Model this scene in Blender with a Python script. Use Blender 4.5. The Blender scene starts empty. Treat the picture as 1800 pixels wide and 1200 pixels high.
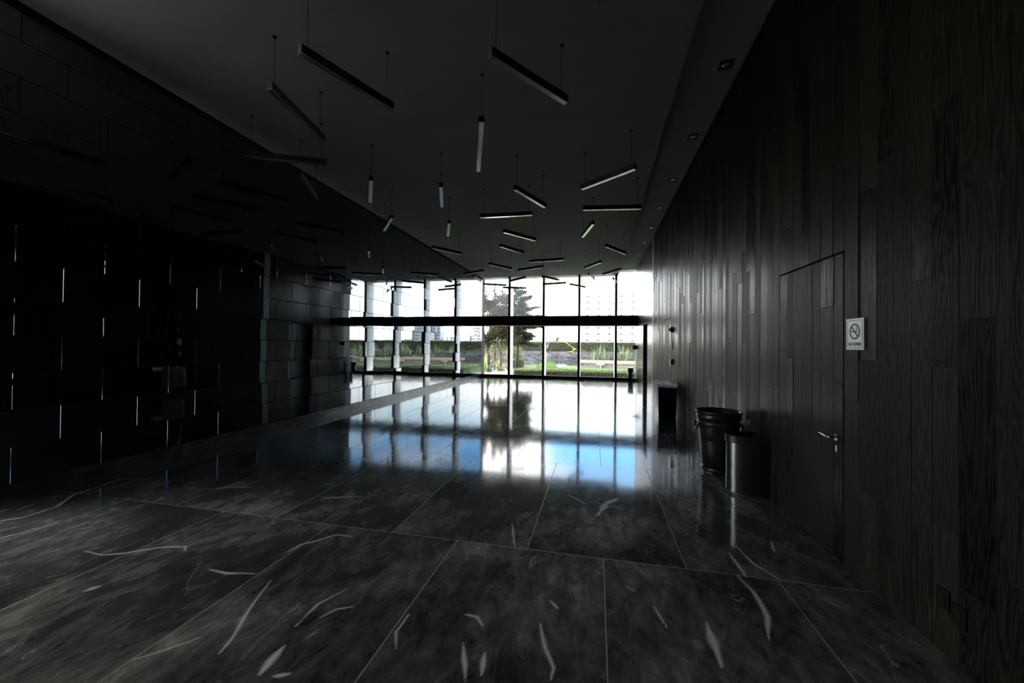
import bpy, bmesh, math, random
import numpy as np
from mathutils import Vector, Matrix, noise as mnoise

random.seed(11)
SC = bpy.context.scene
COL = SC.collection
PI = math.pi

# ------------------------------------------------------------------ camera
cd = bpy.data.cameras.new('camera')
cam = bpy.data.objects.new('camera', cd); COL.objects.link(cam)
cd.sensor_fit = 'HORIZONTAL'; cd.sensor_width = 36.0
cd.lens = 680.80 / 1800 * 36.0
cd.clip_start = 0.05; cd.clip_end = 2000
F = Vector((-0.21333897, 0.97692804, 0.00990357))
R = Vector((0.97694457, 0.2132365, 0.01046453))
U = Vector((-0.00811129, -0.01190773, 0.9998962))
cam.matrix_world = Matrix(((R.x, U.x, -F.x, 0), (R.y, U.y, -F.y, 0), (R.z, U.z, -F.z, 1.6), (0, 0, 0, 1)))
SC.camera = cam

# ------------------------------------------------------------------ sky, sun, exposure
vs = SC.view_settings
SC.display_settings.display_device = 'sRGB'
vs.view_transform = 'Standard'; vs.look = 'None'; vs.gamma = 1.0; vs.use_curve_mapping = False
vs.exposure = 0.0
SKY_STRENGTH = 1.7

def build_world():
    w = bpy.data.worlds.new('world'); SC.world = w; w.use_nodes = True
    nt = w.node_tree; nt.nodes.clear()
    N = nt.nodes.new; L = nt.links.new
    tc = N('ShaderNodeTexCoord'); sep = N('ShaderNodeSeparateXYZ'); L(tc.outputs['Generated'], sep.inputs[0])
    ramp = N('ShaderNodeValToRGB'); r = ramp.color_ramp
    els = [(0.0, (0.84, 0.82, 0.77)), (0.10, (0.98, 0.97, 0.94)), (0.185, (0.70, 0.86, 0.98)), (0.26, (0.15, 0.48, 0.98)),
           (0.36, (0.36, 0.46, 0.58)), (0.5, (0.44, 0.46, 0.46)), (1.0, (0.46, 0.46, 0.45))]
    r.elements[0].position = els[0][0]; r.elements[0].color = (*els[0][1], 1)
    r.elements[1].position = els[-1][0]; r.elements[1].color = (*els[-1][1], 1)
    for p, c in els[1:-1]:
        e = r.elements.new(p); e.color = (*c, 1)
    L(sep.outputs['Z'], ramp.inputs[0])
    # drifting cloud banks
    mp = N('ShaderNodeMapping'); mp.inputs['Scale'].default_value = (2.2, 2.2, 7.0); mp.inputs['Location'].default_value = (0.35, 0.0, 0.2)
    L(tc.outputs['Generated'], mp.inputs[0])
    ns = N('ShaderNodeTexNoise'); ns.inputs['Scale'].default_value = 1.6; ns.inputs['Detail'].default_value = 6
    L(mp.outputs[0], ns.inputs['Vector'])
    cr = N('ShaderNodeValToRGB'); cr.color_ramp.elements[0].position = 0.52; cr.color_ramp.elements[1].position = 0.70
    L(ns.outputs['Fac'], cr.inputs[0])
    mx = N('ShaderNodeMix'); mx.data_type = 'RGBA'
    L(cr.outputs[0], mx.inputs[0]); L(ramp.outputs[0], mx.inputs[6]); mx.inputs[7].default_value = (0.95, 0.97, 1.0, 1)
    # one broad bright cloud high to the left of the window's middle
    dt = N('ShaderNodeVectorMath'); dt.operation = 'DOT_PRODUCT'; L(tc.outputs['Generated'], dt.inputs[0])
    dt.inputs[1].default_value = Vector((-0.25, 0.93, 0.265)).normalized()
    cm = N('ShaderNodeMapRange'); cm.interpolation_type = 'SMOOTHSTEP'; L(dt.outputs['Value'], cm.inputs[0])
    for k, v in enumerate((0.9865, 0.9955, 0.0, 0.9)): cm.inputs[k + 1].default_value = v
    m0 = mx; mx = N('ShaderNodeMix'); mx.data_type = 'RGBA'
    L(cm.outputs[0], mx.inputs[0]); L(m0.outputs[2], mx.inputs[6]); mx.inputs[7].default_value = (1.0, 0.98, 0.95, 1)
    # sky boosted towards the west, out of view, as fill for the left floor
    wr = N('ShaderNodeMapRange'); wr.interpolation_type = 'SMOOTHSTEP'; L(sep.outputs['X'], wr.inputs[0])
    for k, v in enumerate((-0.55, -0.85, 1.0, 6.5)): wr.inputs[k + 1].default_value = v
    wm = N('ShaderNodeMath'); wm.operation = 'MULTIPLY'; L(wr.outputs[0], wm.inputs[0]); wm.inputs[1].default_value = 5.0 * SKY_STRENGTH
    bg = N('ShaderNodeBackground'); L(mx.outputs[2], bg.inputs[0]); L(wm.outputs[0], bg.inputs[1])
    out = N('ShaderNodeOutputWorld'); L(bg.outputs[0], out.inputs[0])
    w.cycles.sampling_method = 'MANUAL'; w.cycles.sample_map_resolution = 512
build_world()

sd = bpy.data.lights.new('sun', 'SUN'); sun = bpy.data.objects.new('sun', sd); COL.objects.link(sun)
sd.energy = 3.6; sd.angle = math.radians(1.0); sd.color = (1.0, 0.95, 0.86)
sun.rotation_euler = Vector((0.72, 0.24, 0.80)).to_track_quat('Z', 'Y').to_euler()

cy = SC.cycles
cy.use_denoising = True
cy.adaptive_threshold = 0.004
cy.max_bounces = 12; cy.diffuse_bounces = 5; cy.glossy_bounces = 6; cy.transparent_max_bounces = 16
cy.sample_clamp_indirect = 8.0

# ------------------------------------------------------------------ measures of the place (metres)
YG = 2.36                      # where the tile wall starts, beyond the added side window
XL, XR = -5.76, 1.80           # polished tile wall / timber wall
YB, YW = -6.0, 19.05           # back wall / window frame face
ZC, ZS = 5.06, 5.24            # main ceiling, side strip
XS = 1.02                      # edge of the main ceiling

# ------------------------------------------------------------------ helpers
def MB(): return bmesh.new()

def box(bm, x0, x1, y0, y1, z0, z1):
    v = [bm.verts.new((x, y, z)) for x in (x0, x1) for y in (y0, y1) for z in (z0, z1)]
    for f in ((0, 1, 3, 2), (4, 6, 7, 5), (0, 4, 5, 1), (2, 3, 7, 6), (0, 2, 6, 4), (1, 5, 7, 3)):
        bm.faces.new([v[i] for i in f])
    return v

def obox(bm, c, ax, ay, az):
    """box from centre and three half-axis vectors"""
    c = Vector(c); v = []
    for i in (-1, 1):
        for j in (-1, 1):
            for k in (-1, 1):
                v.append(bm.verts.new(c + i * Vector(ax) + j * Vector(ay) + k * Vector(az)))
    for f in ((0, 1, 3, 2), (4, 6, 7, 5), (0, 4, 5, 1), (2, 3, 7, 6), (0, 2, 6, 4), (1, 5, 7, 3)):
        bm.faces.new([v[i] for i in f])

def tube(bm, pts, rad, n=8, cap=True):
    pts = [Vector(p) for p in pts]
    rads = rad if isinstance(rad, (list, tuple)) else [rad] * len(pts)
    rings = []
    for i, p in enumerate(pts):
        d = (pts[min(i + 1, len(pts) - 1)] - pts[max(i - 1, 0)]).normalized()
        a = d.cross(Vector((0, 0, 1)));
        if a.length < 1e-3: a = d.cross(Vector((1, 0, 0)))
        a.normalize(); b = d.cross(a)
        rings.append([bm.verts.new(p + rads[i] * (math.cos(t) * a + math.sin(t) * b)) for t in [2 * PI * k / n for k in range(n)]])
    for r0, r1 in zip(rings, rings[1:]):
        for k in range(n):
            bm.faces.new((r0[k], r0[(k + 1) % n], r1[(k + 1) % n], r1[k]))
    if cap:
        bm.faces.new(rings[0][::-1]); bm.faces.new(rings[-1])

def lathe(bm, c, prof, n=48, cap0=True, cap1=True):
    rings = [[bm.verts.new((c[0] + r * math.cos(2 * PI * k / n), c[1] + r * math.sin(2 * PI * k / n), c[2] + z)) for k in range(n)] for r, z in prof]
    for r0, r1 in zip(rings, rings[1:]):
        for k in range(n):
            bm.faces.new((r0[k], r0[(k + 1) % n], r1[(k + 1) % n], r1[k]))
    if cap0: bm.faces.new(rings[0][::-1])
    if cap1: bm.faces.new(rings[-1])

def extrude_poly(bm, pts, z0, z1, cap=True):
    a = [bm.verts.new((x, y, z0)) for x, y in pts]; b = [bm.verts.new((x, y, z1)) for x, y in pts]
    n = len(pts)
    for k in range(n): bm.faces.new((a[k], a[(k + 1) % n], b[(k + 1) % n], b[k]))
    if cap: bm.faces.new(a[::-1]); bm.faces.new(b)

def obj(name, bm, mat, parent=None, smooth=False, bevel=0, fix=True):
    if fix: bmesh.ops.recalc_face_normals(bm, faces=bm.faces)
    me = bpy.data.meshes.new(name); bm.to_mesh(me); bm.free()
    if smooth:
        for p in me.polygons: p.use_smooth = True
    if mat: me.materials.append(mat)
    o = bpy.data.objects.new(name, me); COL.objects.link(o)
    if parent: o.parent = parent; o.matrix_parent_inverse = Matrix.Translation(-parent.location) if False else Matrix.Identity(4)
    if bevel:
        m = o.modifiers.new('bevel', 'BEVEL'); m.width = bevel; m.segments = 2; m.limit_method = 'ANGLE'
    return o

def tag(o, label, cat, group=None, kind=None):
    o['label'] = label; o['category'] = cat
    if group: o['group'] = group
    if kind: o['kind'] = kind
    return o

def struct(o, label, cat): return tag(o, label, cat, kind='structure')

def thing(name, label, cat, loc=(0, 0, 0), group=None, kind=None):
    o = bpy.data.objects.new(name, None); COL.objects.link(o); o.location = loc
    o.empty_display_size = 0.1
    return tag(o, label, cat, group, kind)

def child(name, bm, mat, parent, **k):
    """bm is in the parent's local space"""
    return obj(name, bm, mat, parent, **k)

def shift(bm, d):
    bmesh.ops.translate(bm, verts=bm.verts, vec=Vector(d)); return bm

# ------------------------------------------------------------------ materials
def mat(name, base=(.5, .5, .5), rough=.5, metal=0., spec=.5, **k):
    m = bpy.data.materials.new(name); m.use_nodes = True
    b = m.node_tree.nodes['Principled BSDF']
    b.inputs['Base Color'].default_value = (*base, 1); b.inputs['Roughness'].default_value = rough
    b.inputs['Metallic'].default_value = metal; b.inputs['Specular IOR Level'].default_value = spec
    for a, v in k.items(): b.inputs[a].default_value = v
    return m

class NT:
    def __init__(s, m): s.t = m.node_tree; s.b = s.t.nodes['Principled BSDF']
    def n(s, typ, **inp):
        x = s.t.nodes.new(typ)
        for a, v in inp.items(): x.inputs[a.replace('_', ' ')].default_value = v
        return x
    def l(s, a, b): s.t.links.new(a, b)
    def math(s, op, a, b=None, c=None, clamp=False):
        x = s.t.nodes.new('ShaderNodeMath'); x.operation = op; x.use_clamp = clamp
        for i, v in enumerate((a, b, c)):
            if v is None: continue
            if isinstance(v, (int, float)): x.inputs[i].default_value = v
            else: s.l(v, x.inputs[i])
        return x.outputs[0]
    def ramp(s, fac, els):
        x = s.t.nodes.new('ShaderNodeValToRGB'); r = x.color_ramp
        r.elements[0].position, r.elements[0].color = els[0][0], (*els[0][1], 1)
        r.elements[1].position, r.elements[1].color = els[-1][0], (*els[-1][1], 1)
        for p, c in els[1:-1]:
            e = r.elements.new(p); e.color = (*c, 1)
        s.l(fac, x.inputs[0]); return x.outputs[0]
    def mix(s, fac, a, b):
        x = s.t.nodes.new('ShaderNodeMix'); x.data_type = 'RGBA'
        for i, v in ((0, fac), (6, a), (7, b)):
            if isinstance(v, (int, float)): x.inputs[i].default_value = v
            elif isinstance(v, tuple): x.inputs[i].default_value = (*v, 1)
            else: s.l(v, x.inputs[i])
        return x.outputs[2]
    def coords(s, kind='Object'):
        return s.t.nodes.new('ShaderNodeTexCoord').outputs[kind]
    def mapping(s, v, scale=(1, 1, 1), loc=(0, 0, 0), rot=(0, 0, 0)):
        x = s.t.nodes.new('ShaderNodeMapping'); s.l(v, x.inputs[0])
        x.inputs['Scale'].default_value = scale; x.inputs['Location'].default_value = loc; x.inputs['Rotation'].default_value = rot
        return x.outputs[0]
    def noise(s, v, scale, detail=4, rough=.5, dist=0.):
        x = s.t.nodes.new('ShaderNodeTexNoise'); s.l(v, x.inputs['Vector'])
        x.inputs['Scale'].default_value = scale; x.inputs['Detail'].default_value = detail
        x.inputs['Roughness'].default_value = rough; x.inputs['Distortion'].default_value = dist
        return x
    def bump(s, h, strength, dist=.01):
        x = s.t.nodes.new('ShaderNodeBump'); s.l(h, x.inputs['Height'])
        x.inputs['Strength'].default_value = strength; x.inputs['Distance'].default_value = dist
        s.l(x.outputs[0], s.b.inputs['Normal'])
    def attr(s, name):
        x = s.t.nodes.new('ShaderNodeAttribute'); x.attribute_name = name; return x

def marble(name, floor):
    m = mat(name, rough=.07); t = NT(m)
    co = t.coords()
    if floor:
        br = t.t.nodes.new('ShaderNodeTexBrick')
        t.l(t.mapping(co, loc=(-0.065 + 1.1675 * 20.5, -0.72 + 2.3 * 10, 0)), br.inputs['Vector'])
        br.offset = .5; br.offset_frequency = 2; br.squash = 1
        br.inputs['Scale'].default_value = 1; br.inputs['Mortar Size'].default_value = .0032; br.inputs['Mortar Smooth'].default_value = 0
        br.inputs['Brick Width'].default_value = 1.1675; br.inputs['Row Height'].default_value = 2.3
        br.inputs['Color1'].default_value = (0, 0, 0, 1); br.inputs['Color2'].default_value = (1, 1, 1, 1); br.inputs['Mortar'].default_value = (.5, .5, .5, 1)
        rnd = br.outputs['Color']; joint = br.outputs['Fac']
        vm = t.t.nodes.new('ShaderNodeVectorMath'); vm.operation = 'MULTIPLY_ADD'
        t.l(rnd, vm.inputs[0]); vm.inputs[1].default_value = (37, 53, 11); t.l(co, vm.inputs[2])
        p = vm.outputs[0]
    else:
        p = t.mapping(co, loc=(7, 3, 1)); joint = None
    st = t.mapping(p, scale=(1.0, 1.0, 1.0), rot=(.3, .2, .6))
    big = t.noise(st, .9, 5, .6, .8).outputs['Fac']
    fine = t.noise(t.mapping(p, scale=(5, 2.4, 5), rot=(0, 0, .65)), 1.9, 9, .70, .5).outputs['Fac']
    base = t.ramp(t.math('ADD', t.math('MULTIPLY', big, .52), t.math('MULTIPLY', fine, .48)),
                  [(.38, (.018, .018, .018)), (.47, (.046, .046, .045)), (.55, (.095, .094, .088)), (.65, (.22, .216, .197))])
    # thin pale veins: the zero crossings of a warped noise, broken up by another
    def vein(scale, width, brk, rot):
        v = t.noise(t.mapping(p, rot=rot, scale=(1, .55, 1)), scale, 3, .55, 1.1).outputs['Fac']
        d = t.math('ABSOLUTE', t.math('SUBTRACT', v, .5))
        a = t.math('SUBTRACT', 1, t.math('DIVIDE', d, width), clamp=True)
        b = t.noise(p, scale * 1.7, 2).outputs['Fac']
        k = t.math('MULTIPLY', t.math('SUBTRACT', b, brk), 5, clamp=True)
        return t.math('MULTIPLY', a, k)
    v1 = vein(.8, .0035, .53, (0, 0, .7)); v2 = vein(2.6, .007, .57, (0, 0, -.3))
    vn = t.math('MAXIMUM', t.math('MULTIPLY', v1, .3), t.math('MULTIPLY', v2, .5))
    if floor:
        vn = t.math('MAXIMUM', vn, t.attr('vein').outputs['Fac'])
    c = t.mix(t.math('MULTIPLY', vn, .8), base, (.62, .62, .59))
    if floor:
        c = t.mix(joint, c, (.20, .19, .17))
        t.l(c, t.b.inputs['Base Color'])
        rg = t.math('MULTIPLY_ADD', t.noise(co, 3, 5, .6).outputs['Fac'], .08, .035)
        t.l(t.math('MULTIPLY_ADD', joint, .4, rg), t.b.inputs['Roughness'])
        t.bump(t.noise(co, .9, 2, .4).outputs['Fac'], .05, .02)
    else:
        t.l(c, t.b.inputs['Base Color']); t.b.inputs['Roughness'].default_value = .26
        t.bump(t.noise(co, 1.6, 2, .4).outputs['Fac'], .05, .02)
    return m

M_FLOOR = marble('dark_veined_marble_floor', True)
M_STONE = marble('dark_veined_marble_wall', False)

def wood():
    m = mat('black_stained_ash', rough=.4, spec=.5, IOR=1.16); t = NT(m)
    rnd = t.attr('rnd')
    co = t.coords()
    vm = t.t.nodes.new('ShaderNodeVectorMath'); vm.operation = 'MULTIPLY_ADD'
    t.l(rnd.outputs['Color'], vm.inputs[0]); vm.inputs[1].default_value = (13, 29, 17); t.l(co, vm.inputs[2])
    p = vm.outputs[0]
    field = t.noise(t.mapping(p, scale=(9, 9, .55)), 1.3, 2, .45, .15).outputs['Fac']
    wob = t.noise(t.mapping(p, scale=(30, 30, 9)), 1.0, 3).outputs['Fac']
    ph = t.math('ADD', t.math('MULTIPLY', field, 120), t.math('MULTIPLY', wob, 2.5))
    rings = t.math('MULTIPLY_ADD', t.math('SINE', ph), .5, .5)
    fib = t.noise(t.mapping(p, scale=(220, 220, 5)), 1.0, 3).outputs['Fac']
    g = t.math('ADD', t.math('MULTIPLY', rings, .6), t.math('MULTIPLY', fib, .4))
    tone = t.math('MULTIPLY_ADD', rnd.outputs['Fac'], 1.5, .4)
    c = t.ramp(g, [(.2, (.0048, .0043, .0035)), (.55, (.0078, .0070, .0058)), (.9, (.016, .0148, .0122))])
    mulc = t.t.nodes.new('ShaderNodeMix'); mulc.data_type = 'RGBA'; mulc.blend_type = 'MULTIPLY'; mulc.inputs[0].default_value = 1
    t.l(c, mulc.inputs[6]); t.l(tone, mulc.inputs[7])
    t.l(mulc.outputs[2], t.b.inputs['Base Color'])
    sepc = t.t.nodes.new('ShaderNodeSeparateColor'); t.l(rnd.outputs['Color'], sepc.inputs[0])
    t.l(t.math('ADD', t.math('MULTIPLY_ADD', sepc.outputs['Green'], .22, .22), t.math('MULTIPLY', rings, .10)), t.b.inputs['Roughness'])
    t.bump(g, .22, .003)
    return m
M_WOOD = wood()
M_GAP = mat('dark_joint', (.004, .004, .004), .9)

def tiles():
    m = mat('polished_black_glass_tile', (.185, .208, .222), .012, 1.0)
    return m
M_TILE = tiles()
M_PLASTER = mat('grey_ceiling_paint', (.34, .34, .335), .85)
t = NT(M_PLASTER); _n = t.noise(t.mapping(t.coords(), scale=(.35, 1.2, 1)), 1.5, 4).outputs['Fac']
t.l(t.ramp(_n, [(.3, (.34, .34, .335)), (.7, (.40, .398, .39))]), t.b.inputs['Base Color'])
M_BLACK = mat('black_painted_steel', (.012, .012, .013), .45)
M_ANOD = mat('dark_bronze_aluminium', (.028, .026, .022), .55)
M_OPAL = mat('satin_lamp_reflector', (.82, .82, .82), .14, .8)
M_CABLE = mat('black_cable', (.01, .01, .01), .6)
M_WHITE = mat('white_powder_coat', (.56, .555, .54), .5)
M_FROST = mat('pale_frosted_glass', (.66, .74, .73), .35)
M_STEEL = mat('brushed_steel', (.16, .155, .14), .27, 1.0)
M_PLASTIC = mat('black_bin_plastic', (.008, .009, .010), .36, spec=.32)
M_CHROME = mat('satin_chrome', (.7, .7, .7), .22, 1.0)
M_RED = mat('red_enamel', (.42, .012, .012), .4)
M_SIGN = mat('silver_sign_plate', (.62, .63, .64), .42, .75)
M_INK = mat('dark_grey_ink', (.03, .03, .035), .6)
M_PAPER = mat('white_paper', (.75, .75, .72), .7)

def glass(name, haze, tint=(.95, .95, .945, 1)):
    m = bpy.data.materials.new(name); m.use_nodes = True; nt = m.node_tree; nt.nodes.clear()
    N = nt.nodes.new; L = nt.links.new
    tr = N('ShaderNodeBsdfTransparent'); tr.inputs[0].default_value = tint
    gl = N('ShaderNodeBsdfGlossy'); gl.inputs['Roughness'].default_value = .0; gl.inputs[0].default_value = (.9, .9, .9, 1)
    fr = N('ShaderNodeFresnel'); fr.inputs[0].default_value = 1.45
    mx = N('ShaderNodeMixShader'); L(fr.outputs[0], mx.inputs[0]); L(tr.outputs[0], mx.inputs[1]); L(gl.outputs[0], mx.inputs[2])
    last = mx.outputs[0]
    if haze:
        tl = N('ShaderNodeBsdfTranslucent'); tl.inputs[0].default_value = (.8, .8, .8, 1)
        m2 = N('ShaderNodeMixShader'); m2.inputs[0].default_value = haze; L(last, m2.inputs[1]); L(tl.outputs[0], m2.inputs[2]); last = m2.outputs[0]
    o = N('ShaderNodeOutputMaterial'); L(last, o.inputs[0])
    return m
M_GLASS = glass('clear_glass', 0)
M_GLASSH = glass('hazy_glass', .05)
M_FILLGLASS = glass('fill_tint_glass', 0, (.97, .93, .84, 1))  # tint warms the fill light through the added side window

# ------------------------------------------------------------------ floor
VEINS = [([(-5.15, 2.4), (-5.04, 2.49), (-5.07, 2.73), (-5.28, 2.97), (-5.39, 3.44), (-4.98, 3.62)], 0.0184), ([(-4.7, 2.2), (-4.66, 2.3), (-4.67, 2.41)], 0.0111), ([(-3.82, 2.21), (-3.61, 2.19), (-3.47, 2.25), (-3.31, 2.38), (-3.13, 2.44), (-3.07, 2.39)], 0.0151), ([(-2.65, 2.23), (-2.49, 2.22), (-2.29, 2.26)], 0.0179), ([(-1.88, 1.64), (-1.91, 1.73), (-2.02, 1.96), (-2.13, 2.22)], 0.0129), ([(-1.57, 1.58), (-1.59, 1.67), (-1.6, 1.76)], 0.0314), ([(-1.56, 1.99), (-1.52, 2.07), (-1.44, 2.12)], 0.0135), ([(-2.3, 2.55), (-2.28, 2.67), (-2.21, 2.75), (-2.12, 2.87), (-1.97, 2.88)], 0.0172), ([(-0.74, 2.21), (-0.67, 2.2), (-0.62, 2.14)], 0.0177), ([(-0.68, 1.99), (-0.62, 1.86), (-0.59, 1.77)], 0.0186), ([(-0.56, 1.96), (-0.53, 1.81)], 0.0182), ([(-1.08, 2.13), (-1.08, 1.99), (-1.02, 1.88)], 0.0098), ([(0.64, 2.46), (0.63, 2.34), (0.63, 2.22), (0.63, 2.14)], 0.0322), ([(0.98, 3.02), (1.02, 2.84), (1.0, 2.59), (0.94, 2.39)], 0.0245), ([(1.11, 3.48), (1.15, 3.21), (1.24, 3.04)], 0.0148), ([(1.03, 3.34), (1.04, 3.02)], 0.0187), ([(0.36, 2.54), (0.4, 2.37)], 0.0151), ([(-0.3, 2.24), (-0.25, 2.06), (-0.19, 1.94), (-0.2, 1.87)], 0.0192), ([(0.02, 3.78), (0.11, 4.07), (0.23, 4.25)], 0.0554), ([(-0.28, 2.45), (-0.22, 2.38)], 0.0152), ([(0.2, 2.71), (0.26, 2.66)], 0.0125), ([(1.43, 3.62), (1.38, 3.43)], 0.0157), ([(-3.19, 1.86), (-3.16, 1.92)], 0.0286), ([(-4.2, 3.4), (-4.02, 3.5), (-3.69, 3.62)], 0.0214), ([(-2.77, 3.51), (-2.4, 3.65)], 0.0167), ([(-0.73, 3.42), (-0.62, 3.04)], 0.0141), ([(-1.58, 2.26), (-1.66, 2.09), (-1.65, 1.9)], 0.0102), ([(-2.27, 1.51), (-2.16, 1.61), (-2.09, 1.71)], 0.0084), ([(-1.5, 1.59), (-1.43, 1.62)], 0.0223), ([(-0.28, 4.21), (-0.09, 4.02)], 0.0244), ([(-5.37, 2.73), (-5.33, 2.58)], 0.0162)]

def build_floor():
    xa, xb, ya, yb = -5.76, 1.8, 1.2, 4.6
    nx, ny = 840, 400
    xs = np.linspace(xa, xb, nx); ys = np.linspace(ya, yb, ny)
    X, Y = np.meshgrid(xs, ys)
    P = np.stack([X.ravel(), Y.ravel()], 1)
    rng = np.random.RandomState(3)
    # smooth wobble so the painted veins have ragged edges
    wob = sum(np.sin(P[:, 0] * a + P[:, 1] * b + c) for a, b, c in rng.uniform(-34, 34, (6, 3))) / 6
    wob2 = sum(np.sin(P[:, 0] * a + P[:, 1] * b + c) for a, b, c in rng.uniform(-25, 25, (5, 3))) / 5
    Q = P + np.stack([wob2 * .012, wob * .008], 1)
    val = np.zeros(len(P))
    for pts, w in VEINS:
        pts = np.array(pts); L = len(pts) - 1
        lo, hi = pts.min(0) - .2, pts.max(0) + .2
        ix = np.where((P[:, 0] > lo[0]) & (P[:, 0] < hi[0]) & (P[:, 1] > lo[1]) & (P[:, 1] < hi[1]))[0]
        q = Q[ix]
        for i in range(L):
            a, b = pts[i], pts[i + 1]; d = b - a
            tt = np.clip(((q - a) @ d) / (d @ d), 0, 1)
            g = (i + tt) / L
            ww = w * .55 * (0.25 + 1.0 * np.sin(np.pi * np.clip(g * .9 + .05, 0, 1))) * (1 + .5 * wob[ix])
            dd = np.linalg.norm(q - (a + tt[:, None] * d), axis=1)
            v = np.clip(1.25 - dd / np.maximum(ww, .003), 0, 1) * .85
            val[ix] = np.maximum(val[ix], v)
    verts = np.concatenate([np.concatenate([P, np.zeros((len(P), 1))], 1),
        np.array([(x, y, 0) for (x0, x1, y0, y1) in [(XL - .25, 2.4, YB, ya), (XL - .25, xa, ya, yb), (xb, 2.4, ya, yb), (XL - .25, 2.4, yb, YW + .06)] for x, y in ((x0, y0), (x1, y0), (x1, y1), (x0, y1))])])
    i = (np.arange(ny - 1)[:, None] * nx + np.arange(nx - 1)[None]).ravel()
    quads = np.stack([i, i + 1, i + 1 + nx, i + nx], 1)
    n0 = len(P); ex = np.array([[n0 + 4 * k + j for j in range(4)] for k in range(4)])
    faces = np.concatenate([quads, ex])
    me = bpy.data.meshes.new('floor')
    me.vertices.add(len(verts)); me.vertices.foreach_set('co', verts.astype(np.float32).ravel())
    me.loops.add(faces.size); me.loops.foreach_set('vertex_index', faces.astype(np.int32).ravel())
    me.polygons.add(len(faces)); me.polygons.foreach_set('loop_start', (np.arange(len(faces)) * 4).astype(np.int32))
    me.polygons.foreach_set('loop_total', np.full(len(faces), 4, np.int32))
    me.update(calc_edges=True)
    at = me.attributes.new('vein', 'FLOAT', 'POINT')
    at.data.foreach_set('value', np.concatenate([val, np.zeros(16)]).astype(np.float32))
    me.materials.append(M_FLOOR)
    o = bpy.data.objects.new('floor', me); COL.objects.link(o)
    struct(o, 'polished dark grey marble slab floor with pale veins', 'floor')
build_floor()

# ------------------------------------------------------------------ ceiling
b = MB(); box(b, XL - .25, XS, YB, YW + .70, ZC, 5.7)
struct(obj('ceiling', b, M_PLASTER), 'flat grey main ceiling the bar lamps hang from', 'ceiling')
b = MB(); box(b, XS, 2.6, YB, YW + .70, ZS, 5.7)
struct(obj('ceiling', b, M_PLASTER), 'raised grey ceiling strip holding square downlights along the timber wall', 'ceiling')

# ------------------------------------------------------------------ left wall: polished tiles, each set a hair out of true
def build_tiles():
    rng = random.Random(5)
    b = MB()
    W, H0, H = .73, .52, .3755
    rows = [(.150, .52)] + [(H0 + H * k, H0 + H * (k + 1)) for k in range(11)] + [(H0 + 11 * H, 4.95)]
    Y0 = YG
    ca = math.radians(21.5); bw = .0034; g = .0022
    for ri, (z0, z1) in enumerate(rows):
        off = 3.12 if ri % 2 == 1 else 3.485
        k0 = math.floor((Y0 - off) / W); y = off + k0 * W
        while y < YW - .02:
            ya, yb = max(y, Y0) + g, min(y + W, YW) - g; y += W
            if yb - ya < .03: continue
            rv, rh = rng.gauss(0, math.radians(.17)), rng.gauss(0, math.radians(.07))
            yc, zc = (ya + yb) / 2, (z0 + z1) / 2
            za, zb = z0 + g, z1 - g
            def P(yy, zz, d): return (XL + d + math.tan(rv) * (yy - yc) + math.tan(rh) * (zz - zc), yy, zz)
            dz = bw * math.tan(ca)
            o = [b.verts.new(P(yy, zz, -dz)) for yy, zz in ((ya, za), (yb, za), (yb, zb), (ya, zb))]
            i = [b.verts.new(P(yy, zz, 0)) for yy, zz in ((ya + bw, za + bw), (yb - bw, za + bw), (yb - bw, zb - bw), (ya + bw, zb - bw))]
            s = [b.verts.new(P(yy, zz, -.03)) for yy, zz in ((ya, za), (yb, za), (yb, zb), (ya, zb))]
            b.faces.new(i)
            for q in range(4):
                r = (q + 1) % 4
                e1 = b.faces.new((o[q], o[r], i[r], i[q])); e2 = b.faces.new((s[q], s[r], o[r], o[q]))
                e1.material_index = 0 if q == 1 else 1; e2.material_index = 1
    return b
wl = struct(obj('wall_left', build_tiles(), M_TILE, fix=True), 'mirror-polished black tile wall with thin joints', 'wall')
wl.data.materials.append(M_GAP)
b = MB(); box(b, XL - .25, XL - .028, YG, YW + .6, 0, 5.05); child('backing', b, M_GAP, wl)
b = MB(); box(b, XL - .028, XL - .012, YG, YW, 4.95, 5.05); child('shadow_gap', b, M_GAP, wl)
bl = MB(); box(bl, XL - .02, XL + .012, YG, YW, 0.0, .148)
struct(obj('baseboard_left', bl, M_STONE), 'low marble skirting under the polished tile wall', 'baseboard')

# ------------------------------------------------------------------ right wall: timber boards with two hidden doors
D1 = (3.34, 4.39, 2.32)
D2 = (10.16, 11.24, 2.31)
def board_faces(b, lay, y0, y1, z0, z1, rng, x=XR):
    d = rng.uniform(0, .003)
    n0 = len(b.faces)
    e = .0012; g = .0012
    pts = ((y0 + g, z0 + g), (y1 - g, z0 + g), (y1 - g, z1 - g), (y0 + g, z1 - g))
    cy_, cz_ = (y0 + y1) / 2, (z0 + z1) / 2
    tilt = rng.gauss(0, .011)
    f = [b.verts.new((x - d - e + tilt * (p[0] - cy_), p[0] + (e if p[0] < cy_ else -e), p[1] + (e if p[1] < cz_ else -e))) for p in pts]
    o = [b.verts.new((x - d + tilt * (p[0] - cy_), p[0], p[1])) for p in pts]
    k = [b.verts.new((x + .012, p[0], p[1])) for p in pts]
    fs = [b.faces.new(f)]
    for q in range(4):
        r = (q + 1) % 4
        fs += [b.faces.new((o[q], o[r], f[r], f[q])), b.faces.new((k[q], k[r], o[r], o[q]))]
        fs[-1].material_index = fs[-2].material_index = 1
    c = (rng.random(), rng.random(), rng.random(), 1)
    for fc in fs:
        for lp in fc.loops: lp[lay] = c

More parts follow.
